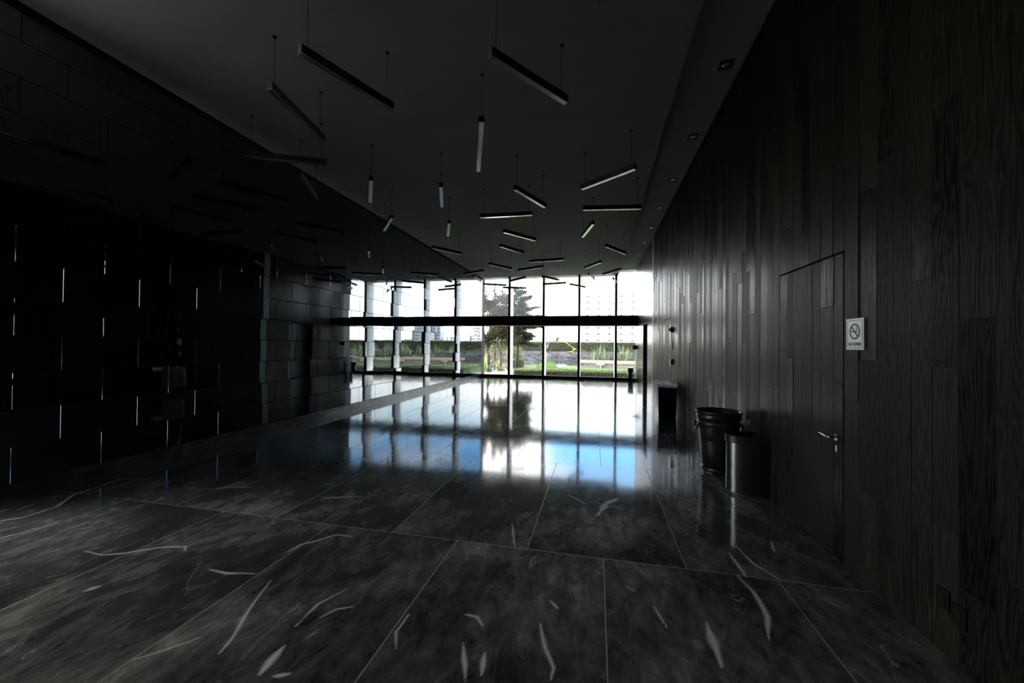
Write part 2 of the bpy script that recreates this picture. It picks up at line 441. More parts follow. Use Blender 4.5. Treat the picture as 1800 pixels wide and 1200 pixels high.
def columns(y0, y1, rng):
    n = max(1, round((y1 - y0) / .148)); ws = [rng.choice((.8, 1, 1, 1.15, 1.3)) for _ in range(n)]; s = sum(ws)
    ys = [y0]
    for w in ws: ys.append(ys[-1] + w / s * (y1 - y0))
    return list(zip(ys, ys[1:]))

def fill(b, lay, y0, y1, z0, z1, rng):
    for a, c in columns(y0, y1, rng):
        z = z0; first = True
        while z < z1 - 1e-4:
            ln = rng.uniform(.7, 2.6) * (rng.random() if first else 1); first = False
            zt = min(z1, z + max(.3, ln))
            if z1 - zt < .25: zt = z1
            board_faces(b, lay, a, c, z, zt, rng); z = zt

def timber_bm(regs, seed):
    b = MB(); lay = b.loops.layers.float_color.new('rnd'); rng = random.Random(seed)
    for r in regs: fill(b, lay, *r, rng)
    return b
YT = 13.27
wr = struct(obj('wall_right', timber_bm([(YB, D1[0], 0, ZS), (D1[0], D1[1], D1[2] + .012, ZS), (D1[1], D2[0], 0, ZS), (D2[0], D2[1], D2[2] + .012, ZS), (D2[1], YT, 0, ZS)], 21), M_WOOD),
            'wall of vertical black-stained timber boards', 'wall')
wr.data.materials.append(M_GAP)
b = MB(); box(b, XR + .045, 2.6, YB, YT, 0, ZS); child('backing', b, M_GAP, wr)

def lever(parent, y, z):
    b = MB(); tube(b, [(XR - .004, y, z), (XR - .014, y, z)], .026, 20)
    tube(b, [(XR - .012, y, z), (XR - .055, y, z)], .010, 12)
    h = child('door_handle', b, M_CHROME, parent, smooth=False)
    b = MB(); tube(b, [(XR - .055, y - .008, z), (XR - .058, y + .03, z - .002), (XR - .054, y + .08, z - .001), (XR - .052, y + .145, z + .002)], [.010, .0095, .009, .008], 12)
    child('lever', b, M_CHROME, h, smooth=True)
    b = MB()
    pts = [(y + .013 * math.cos(a), z - .085 + .028 * math.sin(a)) for a in [2 * PI * k / 20 for k in range(20)]]
    a_ = [b.verts.new((XR - .004, p[0], p[1])) for p in pts]; c_ = [b.verts.new((XR - .010, p[0], p[1])) for p in pts]
    for k in range(20): b.faces.new((a_[k], a_[(k + 1) % 20], c_[(k + 1) % 20], c_[k]))
    b.faces.new(c_)
    child('keyhole_plate', b, M_CHROME, parent)

for dn, D, sd_, lb in (('door_1', D1, 31, 'hidden timber-board door with chrome lever beside the no smoking sign'), ('door_2', D2, 37, 'hidden timber-board door beyond the bagged bin, outlined by a thin dark gap')):
    dr = struct(obj(dn, timber_bm([(D[0] + .008, D[1] - .012, .008, D[2])], sd_), M_WOOD), lb, 'door'); dr.data.materials.append(M_GAP)
    if dn == 'door_1': lever(dr, 3.42, .925)

# pale end panel, dark slot, then marble with the frosted door recess
b = MB(); box(b, XR - .004, XR + .05, YT + .01, 13.57, 0, ZS)
struct(obj('trim_1', b, M_FROST), 'tall pale glass panel closing the end of the timber wall', 'panel')
b = MB(); RY0, RY1, RZ = 14.78, 16.10, 2.50
for r in ((13.60, RY0, 0, ZS), (RY0, RY1, RZ, ZS), (RY1, 18.55, 0, ZS)): box(b, XR, 2.42, *r[:2], *r[2:])
ws = struct(obj('wall_right', b, M_STONE), 'polished dark marble wall between the timber boards and the window', 'wall')
b = MB(); box(b, XR + .06, 2.42, YT, 13.60, 0, ZS); child('backing', b, M_GAP, ws)
b = MB(); box(b, 2.30, 2.42, RY0, RY1, 0, RZ); child('recess_back', b, M_GAP, ws)
b = MB(); box(b, XR + .01, 2.30, RY1 - .03, RY1, 0, RZ); box(b, XR + .01, 2.30, RY0, RY0 + .02, 0, RZ); box(b, XR + .01, 2.30, RY0 + .02, RY1 - .03, RZ - .03, RZ); child('jamb', b, M_BLACK, ws)
dr = MB(); box(dr, 2.10, 2.112, RY0 + .03, (RY0 + RY1) / 2 - .004, .012, RZ - .04)
d3 = struct(obj('door_3', dr, M_FROST), 'frosted glass double door set back in the marble wall', 'door')
b = MB(); box(b, 2.10, 2.112, (RY0 + RY1) / 2 + .004, RY1 - .04, .012, RZ - .04); child('door_leaf', b, M_FROST, d3)
for s in (-1, 1):
    yy = (RY0 + RY1) / 2 + s * .07; b = MB()
    tube(b, [(2.045, yy, .78), (2.045, yy, 1.95)], .014, 12)
    for z in (.92, 1.82): tube(b, [(2.045, yy, z), (2.10, yy, z)], .009, 8)
    child('pull_handle', b, M_BLACK, d3)
b = MB(); box(b, XR - .002, 2.42, 18.55, YW + .02, 0, ZS)
struct(obj('trim_2', b, M_FROST), 'tall pale glass panel between the marble wall and the window', 'panel')

# ------------------------------------------------------------------ window wall
MX = [-4.312 + 1.736 * i for i in range(4)]
edges = [XL + .012] + MX + [XR]
b = MB(); box(b, XL + .012, XR, YW - .03, YW + .10, 0.0, .125)
struct(obj('trim_3', b, M_BLACK), 'low black sill rail along the foot of the window', 'sill')
b = MB(); box(b, XL + .012, XR, 18.18, YW - .03, 2.555, 3.007)
struct(obj('trim_4', b, M_BLACK), 'deep black transom beam across the window', 'beam')
for i, x in enumerate(MX):
    b = MB()
    box(b, x - .055, x + .055, YW - .03, YW + .04, .125, 2.555); box(b, x - .055, x + .055, YW - .03, YW + .04, 3.007, ZC)
    box(b, x - .055, x + .055, YW - .03, YW + .04, 2.555, 3.007)
    o = struct(obj(f'trim_{5 + i}', b, M_BLACK), ['black mullion with white fin in front of the bushy trees', 'second black mullion from the tile wall, beside the thin tree', 'third black mullion from the tile wall, at the bench end', 'black mullion nearest the marble wall'][i], 'mullion')
    b = MB(); box(b, x - .055, x + .055, YW + .04, YW + .68, 0, ZC); child('fin', b, M_WHITE, o)
for i in range(5):
    x0, x1 = edges[i] + (.055 if i else 0), edges[i + 1] - (.055 if i < 4 else 0)
    b = MB(); box(b, x0, x1, YW + .055, YW + .063, .125, 2.60)
    struct(obj(f'window_{2 * i + 1}', b, M_GLASS), ['lower window pane beside the tile wall', 'lower window pane showing the box hedge ball', 'lower window pane showing the grass mound', 'lower window pane showing the bench end', 'lower window pane beside the marble wall'][i], 'window')
    b = MB(); box(b, x0, x1, YW + .055, YW + .063, 2.96, ZC if i < 4 else ZS)
    struct(obj(f'window_{2 * i + 2}', b, M_GLASSH), ['hazy upper window pane beside the tile wall', 'hazy upper window pane in front of the conifer', 'hazy upper window pane above the thin tree', 'hazy upper window pane above the bench end', 'hazy upper window pane beside the marble wall'][i], 'window')

# ------------------------------------------------------------------ behind the camera: back wall, and an unseen glazed opening added on the left to light the floor
b = MB(); box(b, XL - .25, 2.6, YB - .2, YB, 0, 5.7)
struct(obj('wall_back', b, M_PLASTER), 'plain grey wall behind the camera', 'wall')
b = MB(); box(b, XL - .25, XL, YB, YG, 0, .06); box(b, XL - .25, XL, YB, YG, 4.9, 5.06); box(b, XL - .25, XL, YB, 1.45, .06, 4.9); box(b, XL - .25, XL, 2.32, YG, .06, 4.9)
struct(obj('wall_side', b, M_PLASTER), 'grey side wall behind the camera with a tall narrow opening added for light', 'wall')
b = MB(); box(b, XL - .14, XL - .13, 1.45, 2.32, .06, 4.9)
struct(obj('window_11', b, M_FILLGLASS), 'unseen bronze-tinted side window added to light the foreground floor', 'window')

# ------------------------------------------------------------------ hanging bar lamps
ZL = 4.41
LAMPS = [  # both ends of the underside (x, y)
 ((-1.04, 3.61), (-0.37, 4.50), 'large bar lamp hanging overhead at top centre, its pale underside the broadest of all'),
 ((-2.84, 3.20), (-2.43, 4.21), 'long bar lamp hanging overhead, just left of the broadest-looking one'),
 ((-3.57, 3.59), (-3.75, 4.68), 'dim bar lamp overhead on the left, steeply slanted, above the nearly level leftmost lamp'),
 ((-5.23, 4.84), (-4.19, 5.32), 'leftmost bar lamp, nearly level, crossing the dark line where ceiling meets tile wall'),
 ((-4.92, 5.58), (-5.42, 6.60), 'short-looking slanted bar lamp against the tile wall, just below the leftmost lamp'),
 ((-3.82, 5.97), (-4.43, 6.91), 'end-on bar lamp, the left one of the two pale upright ones'),
 ((-2.74, 6.46), (-3.12, 7.42), 'end-on bar lamp, the right and bluer one of the two pale upright ones'),
 ((-4.50, 7.87), (-5.19, 8.71), 'short slanted bar lamp crossing the ceiling line of the tile wall, leaning to the right'),
 ((-3.37, 8.45), (-3.80, 9.46), 'smallest upright end-on bar lamp, below the two pale upright ones'),
 ((-4.72, 10.54), (-4.16, 11.45), 'dark bar lamp sloping down right, hanging closest above the ceiling line of the tile wall'),
 ((-1.47, 6.82), (-1.05, 7.84), 'bar lamp in mid ceiling with a bright underside, sloping steeply down to the right'),
 ((-2.54, 8.20), (-1.38, 8.24), 'almost level bar lamp just below the bright steep one in mid ceiling'),
 ((-2.29, 9.38), (-1.63, 10.29), 'bar lamp sloping down right, upper one of the parallel pair in mid ceiling'),
 ((-2.72, 10.72), (-2.22, 11.66), 'bar lamp sloping down right, lower and shorter one of the parallel pair in mid ceiling'),
 ((-0.29, 7.05), (0.58, 6.39), 'bright bar lamp on the right, rising to the right towards the ceiling strip'),
 ((-0.30, 8.12), (0.87, 8.27), 'level bar lamp on the right with a thin bright underside, reaching the ceiling strip'),
 ((-0.10, 9.11), (-0.38, 10.17), 'short steep bar lamp with greenish pale underside, below the level one on the right'),
 ((0.23, 11.25), (0.84, 12.29), 'short bar lamp sloping down right, hanging closest to the ceiling strip'),
 ((-0.44, 14.32), (0.12, 13.36), 'short bar lamp rising to the right, just above the upper right window panes'),
 ((0.23, 15.70), (0.85, 14.76), 'dark bar lamp rising right, overlapping the top of the last mullion'),
 ((-0.32, 15.58), (-0.11, 16.75), 'grey stub-like bar lamp hanging into the bright pane above the bench end'),
 ((0.65, 16.70), (0.82, 17.72), 'tiny end-on bar lamp in front of the last mullion'),
 ((-1.21, 18.04), (-0.56, 18.98), 'grey bar lamp crossing the third mullion in front of the sky'),
 ((-2.24, 12.93), (-1.08, 12.76), 'long dark bar lamp, nearly level, above the second mullion'),
 ((-2.93, 14.37), (-1.90, 13.82), 'dark bar lamp rising right, just under the long dark level one'),
 ((-3.71, 13.07), (-3.12, 14.05), 'dark bar lamp sloping down right, above the first mullion'),
 ((-3.72, 16.69), (-2.94, 15.93), 'dark bar lamp rising right in front of the sky, right of the first mullion'),
 ((-2.21, 15.82), (-1.62, 16.75), 'dark bar lamp sloping down right from the top of the second mullion'),
 ((-2.47, 17.85), (-1.37, 17.57), 'thin dark bar lamp rising slightly right of the second mullion, in front of the sky'),
 ((-5.20, 17.38), (-4.21, 17.89), 'dark level bar lamp above the bushy tree in the first bay'),
 ((-4.53, 18.57), (-3.43, 18.90), 'dark level bar lamp crossing the first mullion'),
 ((-5.24, 14.77), (-4.25, 14.20), 'dark bar lamp rising right, crossing the far end of the tile wall ceiling line'),
 ((-5.02, 15.37), (-5.06, 16.53), 'pale short bar lamp hanging at the top corner where tile wall meets window'),
 ((-1.44, 4.66), (-1.90, 6.00), 'dim upright bar lamp overhead in mid ceiling, between the broad one and the window'),
 ((-0.03, 3.24), (0.84, 2.56), 'bar lamp cut by the top edge of the picture, only its tip showing'),
]
def make_lamp(a, c, label):
    a, c = Vector((*a, ZL)), Vector((*c, ZL)); mid = (a + c) / 2; L = (c - a).length
    ang = math.atan2(c.y - a.y, c.x - a.x)
    e = thing('pendant_bar_lamp', label, 'lamp', mid, 'hanging bar lamps')
    e.rotation_euler = (0, 0, ang)
    b = MB(); box(b, -L / 2, L / 2, -.036, .036, .006, .088); child('lamp_body', b, M_ANOD, e, bevel=.002)
    b = MB(); box(b, -L / 2 + .004, L / 2 - .004, -.031, .031, 0, .0055); child('diffuser', b, M_OPAL, e)
    for s in (-1, 1):
        x = s * (L / 2 - .075)
        b = MB(); tube(b, [(x, 0, .088), (x, 0, ZC - ZL - .012)], .0028, 6); child('cable', b, M_CABLE, e)
        b = MB(); tube(b, [(x, 0, ZC - ZL - .022), (x, 0, ZC - ZL)], [.012, .026], 14); child('ceiling_cap', b, M_CABLE, e)
for a, c, lb in LAMPS: make_lamp(a, c, lb)

# ------------------------------------------------------------------ square downlights in the side strip
ORD = ['largest and nearest', 'second nearest', 'third', 'fourth', 'fifth', 'sixth', 'seventh', 'last and smallest']
for i in range(8):
    y = 5.42 + 1.757 * i
    e = thing('recessed_downlight', f'square recessed downlight in the ceiling strip, {ORD[i]} along the timber wall' if i in (0, 1, 7) else f'square recessed downlight in the ceiling strip, {ORD[i]} one counted from the largest', 'light', (1.60, y, ZS), 'square downlights in the ceiling strip')
    h = .085; n = 24; b = MB()
    sq = []
    for k in range(n):
        a = 2 * PI * k / n; m = max(abs(math.cos(a)), abs(math.sin(a))); sq.append((h * math.cos(a) / m, h * math.sin(a) / m))
    o1 = [b.verts.new((x, y_, 0)) for x, y_ in sq]; o2 = [b.verts.new((x, y_, -.010)) for x, y_ in sq]
    i2 = [b.verts.new((.052 * math.cos(2 * PI * k / n), .052 * math.sin(2 * PI * k / n), -.010)) for k in range(n)]
    i1 = [b.verts.new((.052 * math.cos(2 * PI * k / n), .052 * math.sin(2 * PI * k / n), -.002)) for k in range(n)]
    for p, q in ((o1, o2), (o2, i2), (i2, i1)):
        for k in range(n): b.faces.new((p[k], p[(k + 1) % n], q[(k + 1) % n], q[k]))
    child('frame', b, M_BLACK, e)
    b = MB(); tube(b, [(0, 0, -.001), (0, 0, -.006)], [.050, .036], 24); child('lens', b, M_OPAL, e, smooth=False)

# ------------------------------------------------------------------ bins
def big_bin():
    e = thing('round_trash_can', 'big round black plastic bin with ribbed rim and dolly, beside the steel bin', 'bin', (1.515, 5.36, 0))
    K = .87
    prof = [(.205, .105), (.235, .30), (.250, .48), (.262, .60), (.264, .615), (.284, .628), (.288, .655), (.280, .672), (.268, .682), (.272, .695), (.292, .708), (.296, .74), (.288, .755), (.288, .770), (.304, .778), (.306, .800), (.298, .806), (.286, .800), (.268, .60), (.205, .13), (.0, .125)]
    b = MB(); lathe(b, (0, 0, 0), [(r_ * K, z_) for r_, z_ in prof], 64, cap0=True, cap1=False); child('body', b, M_PLASTIC, e, smooth=True)
    for s in (-1, 1):
        b = MB(); tube(b, [(s * .240, -.080, .655), (s * .258, -.075, .62), (s * .262, -.04, .575), (s * .262, .04, .575), (s * .258, .075, .62), (s * .240, .080, .655)], .013, 10)
        child('handle', b, M_PLASTIC, e, smooth=True)
    b = MB(); lathe(b, (0, 0, 0), [(.17, .052), (.190, .052), (.202, .064), (.202, .096), (.192, .108), (.17, .108)], 48); d = child('dolly', b, M_PLASTIC, e, smooth=True)
    for k in range(5):
        a = 2 * PI * k / 5 + .3; cx, cy_ = .155 * math.cos(a), .155 * math.sin(a)
        b = MB(); tube(b, [(cx - .012, cy_, .027), (cx + .012, cy_, .027)], .027, 16); box(b, cx - .016, cx + .016, cy_ - .01, cy_ + .01, .03, .056); child('caster', b, M_BLACK, d)
big_bin()

def steel_bin():
    e = thing('steel_half_round_bin', 'half-round brushed steel bin with black open lid, standing against the timber wall', 'bin', (1.785, 4.735, 0))
    def half(dx, dy, n=40):
        return [(-dx * abs(math.sin(PI * k / n)) ** .92, -dy * math.cos(PI * k / n)) for k in range(n + 1)]
    b = MB(); extrude_poly(b, half(.365, .180), .03, .575); child('shell', b, M_STEEL, e, smooth=False)
    b = MB(); extrude_poly(b, half(.35, .170), .0, .03); child('base', b, M_BLACK, e)
    # lid: collar with a rounded opening
    b = MB(); n = 40
    oo = half(.378, .190, n); ii = [(x * .80 - .03, y * .82) for x, y in oo]
    A = [b.verts.new((x, y, .565)) for x, y in oo]; B_ = [b.verts.new((x, y, .640)) for x, y in oo]
    C_ = [b.verts.new((x, y, .648)) for x, y in ii]; D_ = [b.verts.new((x, y, .58)) for x, y in ii]
    m = n + 1
    for p, q in ((A, B_), (B_, C_), (C_, D_)):
        for k in range(m): b.faces.new((p[k], p[(k + 1) % m], q[(k + 1) % m], q[k]))
    b.faces.new(A[::-1])
    child('lid', b, M_PLASTIC, e)
    b = MB(); extrude_poly(b, [(x, y) for x, y in ii], .583, .586); child('inner_tray', b, M_STEEL, e)
steel_bin()

def bag_bin():
    rng = random.Random(8)
    x0, x1, y0, y1 = -.205, .205, -.29, .29
    e = thing('square_bin', 'square black bin with a clear plastic bag folded over its rim', 'bin', (1.565, 9.52, 0))
    b = MB()
    def ring(s, z): return [b.verts.new((x * s, y * s, z)) for x, y in ((x0, y0), (x1, y0), (x1, y1), (x0, y1))]
    r = [ring(.90, 0), ring(1.0, .70), ring(.94, .70), ring(.86, .05)]
    for p, q in zip(r, r[1:]):
        for k in range(4): b.faces.new((p[k], p[(k + 1) % 4], q[(k + 1) % 4], q[k]))
    b.faces.new(r[0][::-1]); b.faces.new(r[3])
    child('body', b, M_PLASTIC, e, bevel=.012)
    b = MB(); box(b, -.115, -.055, y0 * .97 - .012, y0 * .97 - .008, .44, .56); child('label', b, mat('grey_sticker', (.05, .055, .06), .4), e)
    # bag: crinkled film over the rim, a longer flap hanging on the room side
    mb = mat('clear_plastic_film', (.80, .81, .82), .18, spec=.8); t = NT(mb)
    tl = t.n('ShaderNodeBsdfTranslucent', Color=(.95, .95, .95, 1)); tr = t.n('ShaderNodeBsdfTransparent')
    m1 = t.n('ShaderNodeMixShader', Fac=.75); m2 = t.n('ShaderNodeMixShader', Fac=.42)
    t.l(t.b.outputs[0], m1.inputs[1]); t.l(tl.outputs[0], m1.inputs[2]); t.l(m1.outputs[0], m2.inputs[1]); t.l(tr.outputs[0], m2.inputs[2])
    t.l(m2.outputs[0], [x for x in t.t.nodes if x.type == 'OUTPUT_MATERIAL'][0].inputs[0])
    b = MB(); n = 96; rows = []
    peri = []
    per = [(x0, y0), (x1, y0), (x1, y1), (x0, y1)]
    for k in range(n):
        s = k / n * 4; i = int(s); f = s - i; a, c = per[i], per[(i + 1) % 4]
        peri.append((a[0] + (c[0] - a[0]) * f, a[1] + (c[1] - a[1]) * f, i))
    for lv in range(9):
        row = []
        for k, (x, y, i) in enumerate(peri):
            nz = mnoise.noise(Vector((x * 16, y * 16, lv * .7))); nz2 = mnoise.noise(Vector((x * 40, y * 40, lv * 1.3 + 5)))
            if lv == 0: z, s = .60, .93
            elif lv == 1: z, s = .74 + .03 * nz, .93
            elif lv == 2: z, s = .800 + .07 * nz, .92
            elif lv == 3: z, s = .775 + .06 * nz2, 1.02
            else:
                drop = (.06 if i != 3 else .55) * (lv - 3) / 5
                z, s = .745 - drop + .02 * nz, (1.05 if i != 3 else 1.12) + .03 * nz2
            row.append(b.verts.new((x * s + .012 * nz2, y * s + .010 * nz, z)))
        rows.append(row)
    for p, q in zip(rows, rows[1:]):
        for k in range(n): b.faces.new((p[k], p[(k + 1) % n], q[(k + 1) % n], q[k]))
    child('plastic_bag', b, mb, e, smooth=True)
bag_bin()

# small steel ash bin at the window
e = thing('ash_bin', 'slim steel ash bin with dark hood, standing at the foot of the window', 'bin', (1.56, 18.85, 0))
b = MB(); lathe(b, (0, 0, 0), [(.118, 0), (.122, .02), (.122, .40)], 32); child('body', b, M_STEEL, e, smooth=True)
b = MB(); lathe(b, (0, 0, 0), [(.124, .40), (.130, .41), (.130, .585), (.124, .60)], 32); h = child('hood', b, M_BLACK, e, smooth=True)
b = MB(); lathe(b, (0, 0, 0), [(.126, .60), (.126, .616), (.10, .620)], 32); child('lid', b, M_CHROME, e, smooth=False)

# ------------------------------------------------------------------ things fixed to the timber wall
def text_bm(s, size):
    cu = bpy.data.curves.new('t', 'FONT'); cu.body = s; cu.size = size; cu.align_x = 'CENTER'; cu.extrude = .0006
    o = bpy.data.objects.new('t', cu); COL.objects.link(o)
    dg = bpy.context.evaluated_depsgraph_get(); me = bpy.data.meshes.new_from_object(o.evaluated_get(dg))
    b = MB(); b.from_mesh(me); bpy.data.objects.remove(o); bpy.data.curves.remove(cu); bpy.data.meshes.remove(me)
    return b
# plate local axes: u to the right as read (= -y), v up, n towards the room (= -x)
ROT = Matrix(((0, 0, -1, 0), (-1, 0, 0, 0), (0, 1, 0, 0), (0, 0, 0, 1)))
def on_wall(bm): bmesh.ops.transform(bm, matrix=ROT, verts=bm.verts); return bm
def ring_bm(b, r0, r1, z0, z1, n=40, arc=(0, 2 * PI)):
    pr = []
    for k in range(n + 1):
        a = arc[0] + (arc[1] - arc[0]) * k / n
        pr.append([b.verts.new((r * math.cos(a), r * math.sin(a), z)) for r, z in ((r0, z0), (r1, z0), (r1, z1), (r0, z1))])
    for p, q in zip(pr, pr[1:]):
        for j in range(4): b.faces.new((p[j], p[(j + 1) % 4], q[(j + 1) % 4], q[j]))

e = thing('no_smoking_sign', 'silver NO FUMAR plate with crossed-out cigarette on the timber wall', 'sign', (XR - .004, 3.205, 1.705))
w, h = .19, .222
b = MB(); box(b, -w / 2, w / 2, -h / 2, h / 2, -.004, .006); child('plate', on_wall(b), M_SIGN, e, bevel=.001)
b = MB(); t_ = .0035; iw, ih = w / 2 - .014, h / 2 - .012
for r in ((-iw, iw, ih - t_, ih), (-iw, iw, -ih, -ih + t_), (-iw, -iw + t_, -ih + t_, ih - t_), (iw - t_, iw, -ih + t_, ih - t_)): box(b, *r, .006, .0068)
child('border', on_wall(b), M_INK, e)
b = MB(); ring_bm(b, .046, .056, .006, .0072)
obox(b, (0, 0, .0070), Vector((1, -1, 0)).normalized() * .050, Vector((1, 1, 0)).normalized() * .0048, (0, 0, .0006))
child('prohibition_ring', on_wall(shift(b, (0, .018, 0))), M_INK, e)
b = MB(); box(b, -.036, .010, -.004, .005, .006, .0068); box(b, .014, .022, -.004, .005, .006, .0068); box(b, .025, .034, -.004, .005, .006, .0068)
tube(b, [(.018, .012, .0064), (.012, .018, .0064), (.020, .025, .0064), (.013, .034, .0064)], .0014, 6); tube(b, [(.028, .012, .0064), (.022, .018, .0064), (.030, .025, .0064), (.024, .032, .0064)], .0014, 6)
child('cigarette', on_wall(shift(b, (0, .018, 0))), M_INK, e)
b = text_bm('NO FUMAR', .0285); bmesh.ops.scale(b, verts=b.verts, vec=(.92, 1.25, 1)); child('lettering', on_wall(shift(b, (0, -.083, .0066))), M_INK, e)

def socket(label, y, z):
    e = thing('wall_socket', label, 'socket', (XR - .004, y, z), 'black sockets low on the timber wall')
    b = MB(); box(b, -.038, .038, -.055, .055, 0, .010); child('cover_plate', on_wall(b), mat('black_socket', (.002, .002, .002), .6, spec=.15), e, bevel=.003)
    b = MB(); box(b, -.020, .020, -.034, .034, .010, .0125); child('outlet_insert', on_wall(b), mat('dark_insert', (.004, .004, .004), .5, spec=.2), e)
socket('black wall socket low on the timber wall, the one nearer the hidden door', 2.49, .292)
socket('black wall socket low on the timber wall, the one farther from the hidden door', 2.395, .262)

e = thing('alarm_strobe', 'small black alarm box with bright dome beside the far hidden door', 'alarm', (XR - .004, 10.02, 2.02))
b = MB(); box(b, -.06, .06, -.065, .065, 0, .05); child('housing', on_wall(b), M_BLACK, e, bevel=.004)
b = MB(); tube(b, [(0, .0, .05), (0, 0, .075), (0, 0, .088)], [.034, .030, .012], 20); child('dome', on_wall(b), M_OPAL, e, smooth=True)
e = thing('wall_notice', 'small white notice on the timber wall under the alarm box', 'notice', (XR - .004, 10.02, 1.635))
b = MB(); box(b, -.07, .07, -.10, .10, 0, .012); child('sheet', on_wall(b), M_PAPER, e)
b = MB()
for k, wd in enumerate((.045, .05, .04, .05, .03)): box(b, -.055, -.055 + wd * 2, .055 - k * .026, .062 - k * .026, .012, .0125)
child('print', on_wall(b), M_INK, e)
e = thing('pull_station', 'small dark red pull station with silver front below the white notice', 'alarm', (XR - .004, 10.01, 1.24))
b = MB(); box(b, -.055, .055, -.07, .07, 0, .035); child('back_box', on_wall(b), mat('dark_red_box', (.11, .012, .010), .45), e, bevel=.003)
b = MB(); box(b, -.045, .045, -.06, .06, .035, .046); child('front_plate', on_wall(b), M_CHROME, e)
b = MB(); box(b, -.028, .028, -.008, .012, .046, .075); child('pull_bar', on_wall(b), M_CHROME, e)

# red flag sign sticking out of the marble wall near the window
e = thing('extinguisher_sign', 'small red projecting sign with white symbol near the window', 'sign', (XR, 18.37, 1.565))
b = MB(); box(b, -.185, -.012, -.008, .008, -.10, .10); child('panel', b, M_RED, e)
b = MB(); box(b, -.012, .0, -.012, .012, -.06, .06); child('bracket', b, M_CHROME, e)
for s in (-1, 1):
    b = MB(); yy = (s * .009 - .001, s * .009 + .001)
    box(b, -.090, -.060, *yy, -.065, .030); box(b, -.084, -.066, *yy, .030, .050); box(b, -.105, -.084, *yy, .036, .048); box(b, -.140, -.128, *yy, -.05, .06)
    child('symbol', b, M_PAPER, e)

# ================================================================== the garden outside
def ground_mat(name, c0, c1, scale, rough=.9):
    m = mat(name, c0, rough); t = NT(m)
    n = t.noise(t.coords(), scale, 6, .65).outputs['Fac']
    t.l(t.ramp(n, [(.3, c0), (.7, c1)]), t.b.inputs['Base Color']); t.bump(n, .6, .02); return m
M_EARTH = ground_mat('brown_garden_soil', (.055, .045, .032), (.12, .10, .07), 6)
M_GRAVEL = ground_mat('pale_gravel', (.40, .37, .33), (.56, .53, .48), 14)
M_LAWN = ground_mat('mown_lawn', (.07, .115, .028), (.12, .18, .05), 9)
M_CONC = ground_mat('weathered_concrete', (.17, .165, .155), (.26, .25, .235), 5)
M_TEAK = mat('weathered_timber', (.42, .28, .20), .6)
def leaf_mat(name, c0, c1, trans=.3):
    m = bpy.data.materials.new(name); m.use_nodes = True; t = NT(m)
    n = t.noise(t.coords(), 3.2, 3, .6).outputs['Fac']
    oi = t.t.nodes.new('ShaderNodeNewGeometry').outputs['Random Per Island']
    f = t.math('ADD', t.math('MULTIPLY', n, .5), t.math('MULTIPLY', oi, .5))
    c = t.ramp(f, [(.25, c0), (.75, c1)])
    t.l(c, t.b.inputs['Base Color']); t.b.inputs['Roughness'].default_value = .6; t.b.inputs['Specular IOR Level'].default_value = .25
    tl = t.t.nodes.new('ShaderNodeBsdfTranslucent'); t.l(c, tl.inputs[0])
    mx = t.t.nodes.new('ShaderNodeMixShader'); mx.inputs[0].default_value = trans
    out = [x for x in t.t.nodes if x.type == 'OUTPUT_MATERIAL'][0]
    t.l(t.b.outputs[0], mx.inputs[1]); t.l(tl.outputs[0], mx.inputs[2]); t.l(mx.outputs[0], out.inputs[0])
    return m
M_LHEDGE = leaf_mat('box_hedge_leaves', (.065, .085, .040), (.27, .32, .12), .3)
M_THEDGE = leaf_mat('tall_hedge_leaves', (.075, .080, .032), (.24, .24, .085), .4)
M_DARKL = leaf_mat('dark_tree_leaves', (.020, .024, .010), (.095, .085, .028))
M_CONIF = leaf_mat('conifer_needles', (.026, .032, .022), (.085, .095, .050))
M_OCHRE = leaf_mat('ochre_shrub_leaves', (.12, .10, .045), (.30, .26, .13))
M_BALL = leaf_mat('clipped_ball_leaves', (.022, .045, .022), (.07, .13, .05))
M_FLAX = leaf_mat('flax_blades', (.10, .13, .06), (.34, .38, .22), .2)
M_AGAVE = leaf_mat('pale_green_blades', (.22, .28, .08), (.48, .52, .22), .25)
M_BARK = ground_mat('dark_bark', (.030, .024, .018), (.070, .055, .042), 25)
M_PBARK = ground_mat('pale_bark', (.20, .16, .12), (.38, .32, .25), 20)

def leaf(b, c, n_, size, rng, asp=.55):
    a = n_.orthogonal().normalized(); a.rotate(Matrix.Rotation(rng.uniform(0, 2 * PI), 3, n_)); d = n_.cross(a)
    l, w = size * rng.uniform(.7, 1.3), size * asp * rng.uniform(.7, 1.2)
    bow = n_ * (l * .18)
    v = [b.verts.new(c - a * l * .5 - bow * .5), b.verts.new(c + d * w * .5), b.verts.new(c + a * l * .5 - bow * .5), b.verts.new(c - d * w * .5)]
    b.faces.new(v)
def rvec(rng):
    while True:
        v = Vector((rng.uniform(-1, 1), rng.uniform(-1, 1), rng.uniform(-1, 1)))
        if .05 < v.length < 1: return v
def blob(b, c, r, n, size, rng, shell=.55, up=0):
    c = Vector(c)
    for _ in range(n):
        v = rvec(rng); u = v.normalized(); q = u * (shell + (1 - shell) * rng.random()) if rng.random() < .8 else v
        p = c + Vector((q.x * r[0], q.y * r[1], q.z * r[2]))
        nn = (u * .8 + rvec(rng) * .9 + Vector((0, 0, up))).normalized()
        leaf(b, p, nn, size, rng)

